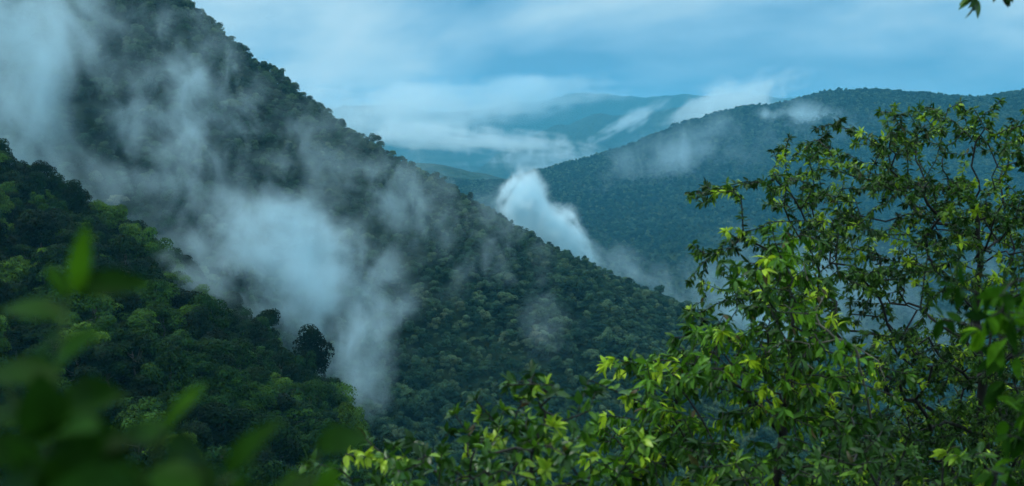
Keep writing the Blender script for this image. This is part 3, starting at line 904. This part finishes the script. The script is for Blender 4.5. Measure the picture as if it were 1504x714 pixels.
# --- 2. lime green bush with drooping leaves in front of it
rt = ground_root(1120, 6.0, 'drooping_bush')
tag(rt, 'lime green bush of narrow drooping leaves left of the dark tree', 'bush')
pl = Plant(); g0 = np.array(rt.location)
pl.add_line([g0, at(1130, 800, 6.0), at(1150, 640, 6.0), at(1165, 540, 6.0), at(1160, 440, 6.1), at(1140, 360, 6.2)], 3, .012, fr)
for ln_ in ([at(1150, 640, 6), at(1090, 570, 5.9), at(1020, 535, 5.9), at(950, 530, 5.9), at(890, 537, 5.9)],
            [at(1130, 760, 6), at(1040, 660, 5.8), at(960, 620, 5.7), at(890, 610, 5.7)],
            [at(1165, 540, 6), at(1200, 490, 6), at(1235, 470, 6.1)],
            [at(1130, 800, 6), at(980, 720, 5.7), at(900, 690, 5.6), at(860, 670, 5.6)]):
    pl.add_line(ln_, 3, .012, fr)
A = np.concatenate([
    cloud([(1100, 355), (1165, 340), (1195, 400), (1180, 470), (1110, 460), (1090, 420)], 110, 5.7, 6.5, fr),
    cloud([(1060, 470), (1180, 450), (1250, 520), (1260, 620), (1080, 620), (985, 555), (1010, 515)], 330, 5.6, 6.5, fr),
    cloud([(950, 560), (1010, 535), (1060, 550), (1060, 660), (890, 730), (885, 680), (910, 620)], 220, 5.4, 6.2, fr),
    cloud([(860, 670), (1100, 610), (1240, 620), (1240, 800), (850, 800)], 170, 5.4, 6.4, fr),
    cloud([(885, 530), (950, 522), (950, 548), (900, 545)], 10, 5.85, 5.95, fr)])
pl.grow(A, .30, fr)
pl.finish(.003, .42, .05)
build_plant(rt, pl, fr, M_bark_dark, ML_lime,
            lambda p, nd: foliage(p, nd, fr, LONG, (.045, .095), .0165, 3, .75, 1.1, 12, .37, .17, (.19, .55)), nlimb=10)

# --- bare pale dead twigs between the two
rt = ground_root(1305, 7.2, 'dead_sapling')
tag(rt, 'bare pale grey dead sapling with crooked twigs between the lime bush and dark tree', 'dead tree')
pl = Plant(); g0 = np.array(rt.location)
pl.add_line([g0, at(1300, 760, 7.0), at(1288, 640, 6.5), at(1268, 560, 6.1), at(1262, 530, 5.95), at(1255, 508, 5.9), at(1228, 498, 5.85), at(1205, 478, 5.85), at(1198, 455, 5.85), at(1210, 435, 5.85)], 3, .006, fr)
for ln_ in ([at(1228, 498, 5.85), at(1190, 506, 5.8), at(1150, 498, 5.8), at(1128, 518, 5.75)],
            [at(1205, 478, 5.85), at(1172, 458, 5.8), at(1150, 446, 5.8)],
            [at(1198, 455, 5.85), at(1188, 425, 5.85), at(1180, 385, 5.9)],
            [at(1255, 508, 5.9), at(1290, 530, 5.9), at(1300, 560, 5.9)],
            [at(1288, 640, 6.5), at(1240, 645, 6.0), at(1215, 625, 5.8), at(1195, 650, 5.7)],
            [at(1190, 506, 5.8), at(1180, 530, 5.8), at(1196, 545, 5.8)]):
    pl.add_line(ln_, 3, .006, fr)
pl.finish(.0034, .55, .012)
V, Q = pl.tubes(0, None, 6)
link('trunk', mesh_np('trunk', V - np.array(rt.location), Q), M_bark_pale, rt)

# --- 3. glossy shrub, bottom centre
rt = ground_root(700, 4.3, 'glossy_shrub')
tag(rt, 'glossy green shrub with upright oval leaves along the bottom centre', 'shrub')
pl = Plant(); g0 = np.array(rt.location)
pl.add_line([g0, at(740, 900, 4.3), at(770, 760, 4.3), at(782, 660, 4.3), at(800, 620, 4.3), at(790, 582, 4.3)], 3, .01, fr)
for ln_ in ([at(740, 880, 4.3), at(650, 760, 4.3), at(590, 700, 4.3), at(578, 655, 4.3)],
            [at(770, 760, 4.3), at(690, 700, 4.2), at(700, 655, 4.2)],
            [at(650, 760, 4.3), at(540, 730, 4.2), at(500, 690, 4.2)],
            [at(782, 660, 4.3), at(755, 620, 4.3), at(768, 585, 4.3)], [at(770, 720, 4.3), at(840, 650, 4.4), at(850, 600, 4.4)]):
    pl.add_line(ln_, 3, .01, fr)
A = np.concatenate([
    cloud([(735, 625), (760, 585), (790, 572), (830, 582), (862, 615), (850, 655), (780, 660)], 55, 4.0, 4.7, fr),
    cloud([(705, 690), (740, 640), (865, 650), (860, 780), (690, 780)], 80, 3.9, 4.7, fr),
    cloud([(560, 680), (575, 645), (600, 650), (620, 690), (700, 682), (700, 780), (500, 780), (490, 720), (520, 695)], 120, 3.8, 4.6, fr),
    cloud([(400, 725), (490, 715), (520, 800), (380, 800)], 18, 3.8, 4.4, fr),
    cloud([(500, 720), (900, 720), (900, 860), (450, 860)], 80, 3.8, 4.6, fr)])
pl.grow(A, .28, fr)
pl.finish(.003, .42, .03)
build_plant(rt, pl, fr, M_bark_dark, ML_shrub,
            lambda p, nd: foliage(p, nd, fr, BROAD, (.036, .072), .018, 3, -.05, 1.0, 9, .34, .15, (.18, .56)), 'stem', 'branch', nlimb=8)

# --- 4. low bush in front of the right tree
rt = ground_root(1270, 4.9, 'low_bush')
tag(rt, 'low mid green bush with pointed leaf tufts below the dark tree', 'bush')
pl = Plant(); g0 = np.array(rt.location)
pl.add_line([g0, at(1270, 900, 4.9), at(1275, 760, 4.9), at(1300, 660, 4.9)], 3, .01, fr)
for ln_ in ([at(1270, 880, 4.9), at(1130, 760, 4.8), at(1080, 680, 4.8)], [at(1275, 800, 4.9), at(1390, 720, 4.9), at(1420, 670, 4.9)],
            [at(1270, 880, 4.9), at(1040, 800, 4.7), at(980, 720, 4.7)]):
    pl.add_line(ln_, 3, .01, fr)
A = np.concatenate([
    cloud([(1270, 620), (1310, 600), (1350, 625), (1380, 680), (1340, 740), (1240, 740), (1235, 660)], 60, 4.6, 5.2, fr),
    cloud([(1000, 690), (1060, 665), (1130, 680), (1230, 650), (1240, 780), (980, 780)], 100, 4.5, 5.2, fr),
    cloud([(1400, 660), (1440, 640), (1470, 670), (1480, 740), (1390, 740)], 16, 4.5, 5.1, fr),
    cloud([(1000, 740), (1400, 740), (1420, 860), (960, 860)], 60, 4.5, 5.2, fr)])
pl.grow(A, .28, fr)
pl.finish(.003, .42, .03)
build_plant(rt, pl, fr, M_bark_dark, ML_dark,
            lambda p, nd: foliage(p, nd, fr, LONG, (.045, .085), .017, 3, .30, 1.0, 10, .36, .15, (.10, .5)), 'stem', 'branch', nlimb=6)

# --- dark thicket behind, under the right tree
rt = ground_root(1380, 9.2, 'dark_thicket')
tag(rt, 'deep green shaded thicket behind the trunk at the bottom right', 'bush')
pl = Plant(); g0 = np.array(rt.location)
pl.add_line([g0, at(1380, 900, 9.2), at(1385, 760, 9.2), at(1390, 640, 9.2)], 3, .02, fr)
for ln_ in ([at(1380, 880, 9.2), at(1260, 760, 9.2), at(1220, 680, 9.2)], [at(1380, 880, 9.2), at(1480, 740, 9.2), at(1510, 620, 9.2)]):
    pl.add_line(ln_, 3, .02, fr)
A = np.concatenate([cloud([(1190, 680), (1250, 610), (1340, 600), (1420, 560), (1500, 530), (1600, 520), (1640, 900), (1150, 900)], 620, 8.8, 10.2, fr, (), .12, 8, (.22, .22, .06))])
pl.grow(A, .28, fr)
pl.finish(.004, .42, .05)
build_plant(rt, pl, fr, M_bark_dark, ML_dark,
            lambda p, nd: foliage(p, nd, fr, BROAD, (.055, .095), .016, 4, .30, 1.0, 11, .30, .14, (.06, .4)), 'stem', 'branch', nlimb=8)

# --- 5. sapling close by at the right edge
rt = ground_root(1560, 2.7, 'broad_leaved_sapling')
tag(rt, 'slightly blurred sapling with broad hanging leaves at the right edge', 'sapling')
pl = Plant(); g0 = np.array(rt.location)
pl.add_line([g0, at(1570, 1000, 2.7), at(1560, 700, 2.7), at(1550, 520, 2.7), at(1520, 430, 2.7)], 3, .008, fr)
for ln_ in ([at(1550, 520, 2.7), at(1505, 450, 2.65), at(1465, 425, 2.6), at(1435, 430, 2.6)], [at(1560, 640, 2.7), at(1510, 575, 2.6), at(1475, 560, 2.6)],
            [at(1560, 720, 2.7), at(1520, 650, 2.6), at(1480, 640, 2.6)]):
    pl.add_line(ln_, 3, .006, fr)
A = np.concatenate([cloud([(1430, 425), (1480, 405), (1560, 380), (1580, 520), (1500, 530), (1440, 490)], 34, 2.45, 2.9, fr),
                    cloud([(1450, 585), (1480, 560), (1560, 560), (1560, 660), (1470, 650)], 14, 2.5, 2.8, fr),
                    cloud([(1470, 660), (1560, 640), (1580, 800), (1480, 800)], 16, 2.5, 2.8, fr)])
pl.grow(A, .3, fr)
pl.finish(.0022, .45, .02)
build_plant(rt, pl, fr, M_bark_dark, ML_near,
            lambda p, nd: foliage(p, nd, fr, BROAD, (.055, .085), .05, 2, .8, .9, 4, .42, .15, (.12, .4)), 'stem', 'branch', nlimb=4)

# --- 6. tree beside the viewpoint whose lowest branch hangs into the top right corner
rt = ground_root(2750, 3.6, 'overhanging_tree')
tag(rt, 'tree whose dark branch tip hangs into the top right corner against the sky', 'tree')
pl = Plant(); g0 = np.array(rt.location)
pl.add_line([g0, g0 + np.array([-.1, .1, 2.2]), g0 + np.array([-.3, .2, 3.9]), g0 + np.array([-.5, .2, 5.4])], 4, .02, fr)
pl.add_line([g0 + np.array([-.3, .2, 3.9]), at(2150, -420, 3.7), at(1700, -190, 3.8), at(1540, -70, 3.9), at(1462, -22, 3.95), at(1432, -4, 3.95)], 4, .012, fr)
A = np.concatenate([cloud([(1410, -40), (1455, -45), (1452, -4), (1425, 2)], 9, 3.85, 4.05, fr), cloud([(1484, -40), (1510, -40), (1500, -8), (1490, -8)], 3, 3.9, 4.0, fr),
                    cloud([(1500, -60), (1700, -230), (2100, -500), (2300, -500), (1800, -150), (1560, -40)], 60, 3.5, 4.3, fr),
    np.stack([fr.uniform(2.0, 7.0, 420), fr.uniform(1.4, 6.5, 420), fr.uniform(2.9, 5.6, 420)], -1)])  # unseen crown above the frame, added to shade the lower right foreground
pl.grow(A, .3, fr)
pl.finish(.0025, .48, .12)
build_plant(rt, pl, fr, M_bark_dark, ML_shrub,
            lambda p, nd: foliage(p, nd, fr, BROAD, (.055, .085), .03, 3, .75, .8, 8, .25, .12, (.05, .3)), nlimb=6)

# --- 7. big leaves right in front of the lens, far out of focus
BIG = [leaf_shape(.42, .25, .25, 7)]
def near_plant(px, label, stems, leaves):
    rt = ground_root(px, .74, 'leafy_plant')
    tag(rt, label, 'plant', 'blurred plants close to the viewpoint')
    g = np.array(rt.location)
    parts = []
    for st in stems:
        pts = [at(*p) for p in st]
        pts = [g if i == 0 and len(pts) > 3 else p for i, p in enumerate(pts)]
        parts.append(tube(pts, np.linspace(.004, .0016, len(pts)), 6))
    V, Q = join(parts)
    sm_ = link('stem', mesh_np('stem', V - g, Q), M_stem, rt)
    for (x0, y0, x1, y1, Y, wid, tn, roll, curl) in leaves:
        a, b = at(x0, y0, Y), at(x1, y1, Y + fr.normal() * .03)
        d = b - a; L_ = np.linalg.norm(d)
        wpx = wid / math.hypot(x1 - x0, y1 - y0)
        sh = leaf_shape(wpx, .25, curl, 7)
        tocam = norm(-a); sx = norm(np.cross(d, tocam)); 
        nrm = tocam * math.cos(roll) + np.array([0, 0, 1]) * math.sin(roll) * 1.2
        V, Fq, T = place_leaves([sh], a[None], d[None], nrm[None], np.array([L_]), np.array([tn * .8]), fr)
        link('leaf', mesh_np('leaf', V - g, Fq, T), ML_near, rt)
M_stem = bark_material('green_stem', (.03, .07, .015), (.06, .12, .02), 40)
near_plant(70, 'blurred plant with a bright upright leaf at the far left edge',
    [[(70, 1500, .74), (60, 900, .74), (62, 714, .74), (82, 560, .74), (98, 440, .74)], [(66, 650, .74), (30, 610, .72), (5, 560, .72)]],
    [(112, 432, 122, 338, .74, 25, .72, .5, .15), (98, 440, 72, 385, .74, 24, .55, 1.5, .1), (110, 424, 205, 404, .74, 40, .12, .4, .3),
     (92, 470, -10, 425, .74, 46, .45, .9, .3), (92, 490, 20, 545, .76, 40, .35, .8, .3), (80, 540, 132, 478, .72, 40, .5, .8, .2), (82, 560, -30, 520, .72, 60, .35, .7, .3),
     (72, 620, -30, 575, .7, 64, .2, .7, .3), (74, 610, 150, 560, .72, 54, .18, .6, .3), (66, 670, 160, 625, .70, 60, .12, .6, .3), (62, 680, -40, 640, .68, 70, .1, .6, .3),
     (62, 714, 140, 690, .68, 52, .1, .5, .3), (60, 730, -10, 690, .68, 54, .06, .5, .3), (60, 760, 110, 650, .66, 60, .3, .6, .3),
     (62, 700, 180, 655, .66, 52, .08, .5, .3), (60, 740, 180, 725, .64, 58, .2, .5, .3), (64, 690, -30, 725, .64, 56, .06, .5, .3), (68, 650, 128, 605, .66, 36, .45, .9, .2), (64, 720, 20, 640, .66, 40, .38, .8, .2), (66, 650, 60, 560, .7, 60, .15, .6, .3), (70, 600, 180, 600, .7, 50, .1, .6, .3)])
near_plant(215, 'blurred plant with a curved bright leaf tip at the bottom left',
    [[(210, 1500, .7), (220, 1000, .7), (215, 800, .7), (225, 690, .7), (240, 632, .7)], [(216, 780, .7), (290, 730, .68), (345, 700, .68)]],
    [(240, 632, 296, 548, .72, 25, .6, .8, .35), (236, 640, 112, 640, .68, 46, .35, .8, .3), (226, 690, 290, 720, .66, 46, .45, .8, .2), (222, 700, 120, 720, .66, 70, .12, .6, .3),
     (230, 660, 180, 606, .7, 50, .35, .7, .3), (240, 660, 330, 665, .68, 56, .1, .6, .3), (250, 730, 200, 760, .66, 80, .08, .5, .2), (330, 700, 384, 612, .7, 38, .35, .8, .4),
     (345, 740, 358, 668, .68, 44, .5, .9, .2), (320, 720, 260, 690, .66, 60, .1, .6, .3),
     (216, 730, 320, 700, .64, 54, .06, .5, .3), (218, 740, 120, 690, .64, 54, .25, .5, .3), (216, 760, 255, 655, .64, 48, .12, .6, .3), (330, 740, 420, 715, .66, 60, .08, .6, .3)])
near_plant(470, 'blurred plant with one broad dark leaf beside the glossy shrub',
    [[(470, 1500, .78), (460, 1000, .78), (455, 800, .78), (458, 720, .78), (466, 668, .78)]],
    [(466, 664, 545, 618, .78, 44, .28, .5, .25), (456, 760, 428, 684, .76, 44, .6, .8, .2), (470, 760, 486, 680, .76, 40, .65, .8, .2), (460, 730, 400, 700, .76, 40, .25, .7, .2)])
#FG_END

# ------------------------------------------------------------------ camera
cam = bpy.data.cameras.new('camera'); co = bpy.data.objects.new('camera', cam); COL.objects.link(co)
cam.sensor_width = 36; cam.lens = 36 * F / W
cam.clip_start = .05; cam.clip_end = 60000
co.rotation_euler = (R(90) - PITCH, 0, 0)
cam.dof.use_dof = True; cam.dof.focus_distance = 26; cam.dof.aperture_fstop = 3.3
sc.camera = co
sc.view_settings.view_transform = 'Standard'; sc.view_settings.look = 'None'
sc.view_settings.exposure = .25; sc.view_settings.gamma = 1
sc.render.engine = 'CYCLES'
cy = sc.cycles
cy.use_denoising = True; cy.denoiser = 'OPENIMAGEDENOISE'
cy.max_bounces = 10; cy.diffuse_bounces = 2; cy.glossy_bounces = 2; cy.transmission_bounces = 4; cy.volume_bounces = 8; cy.transparent_max_bounces = 8
cy.volume_step_rate = .6; cy.volume_max_steps = 256
cy.use_adaptive_sampling = True; cy.adaptive_threshold = .03
cy.sample_clamp_indirect = 4
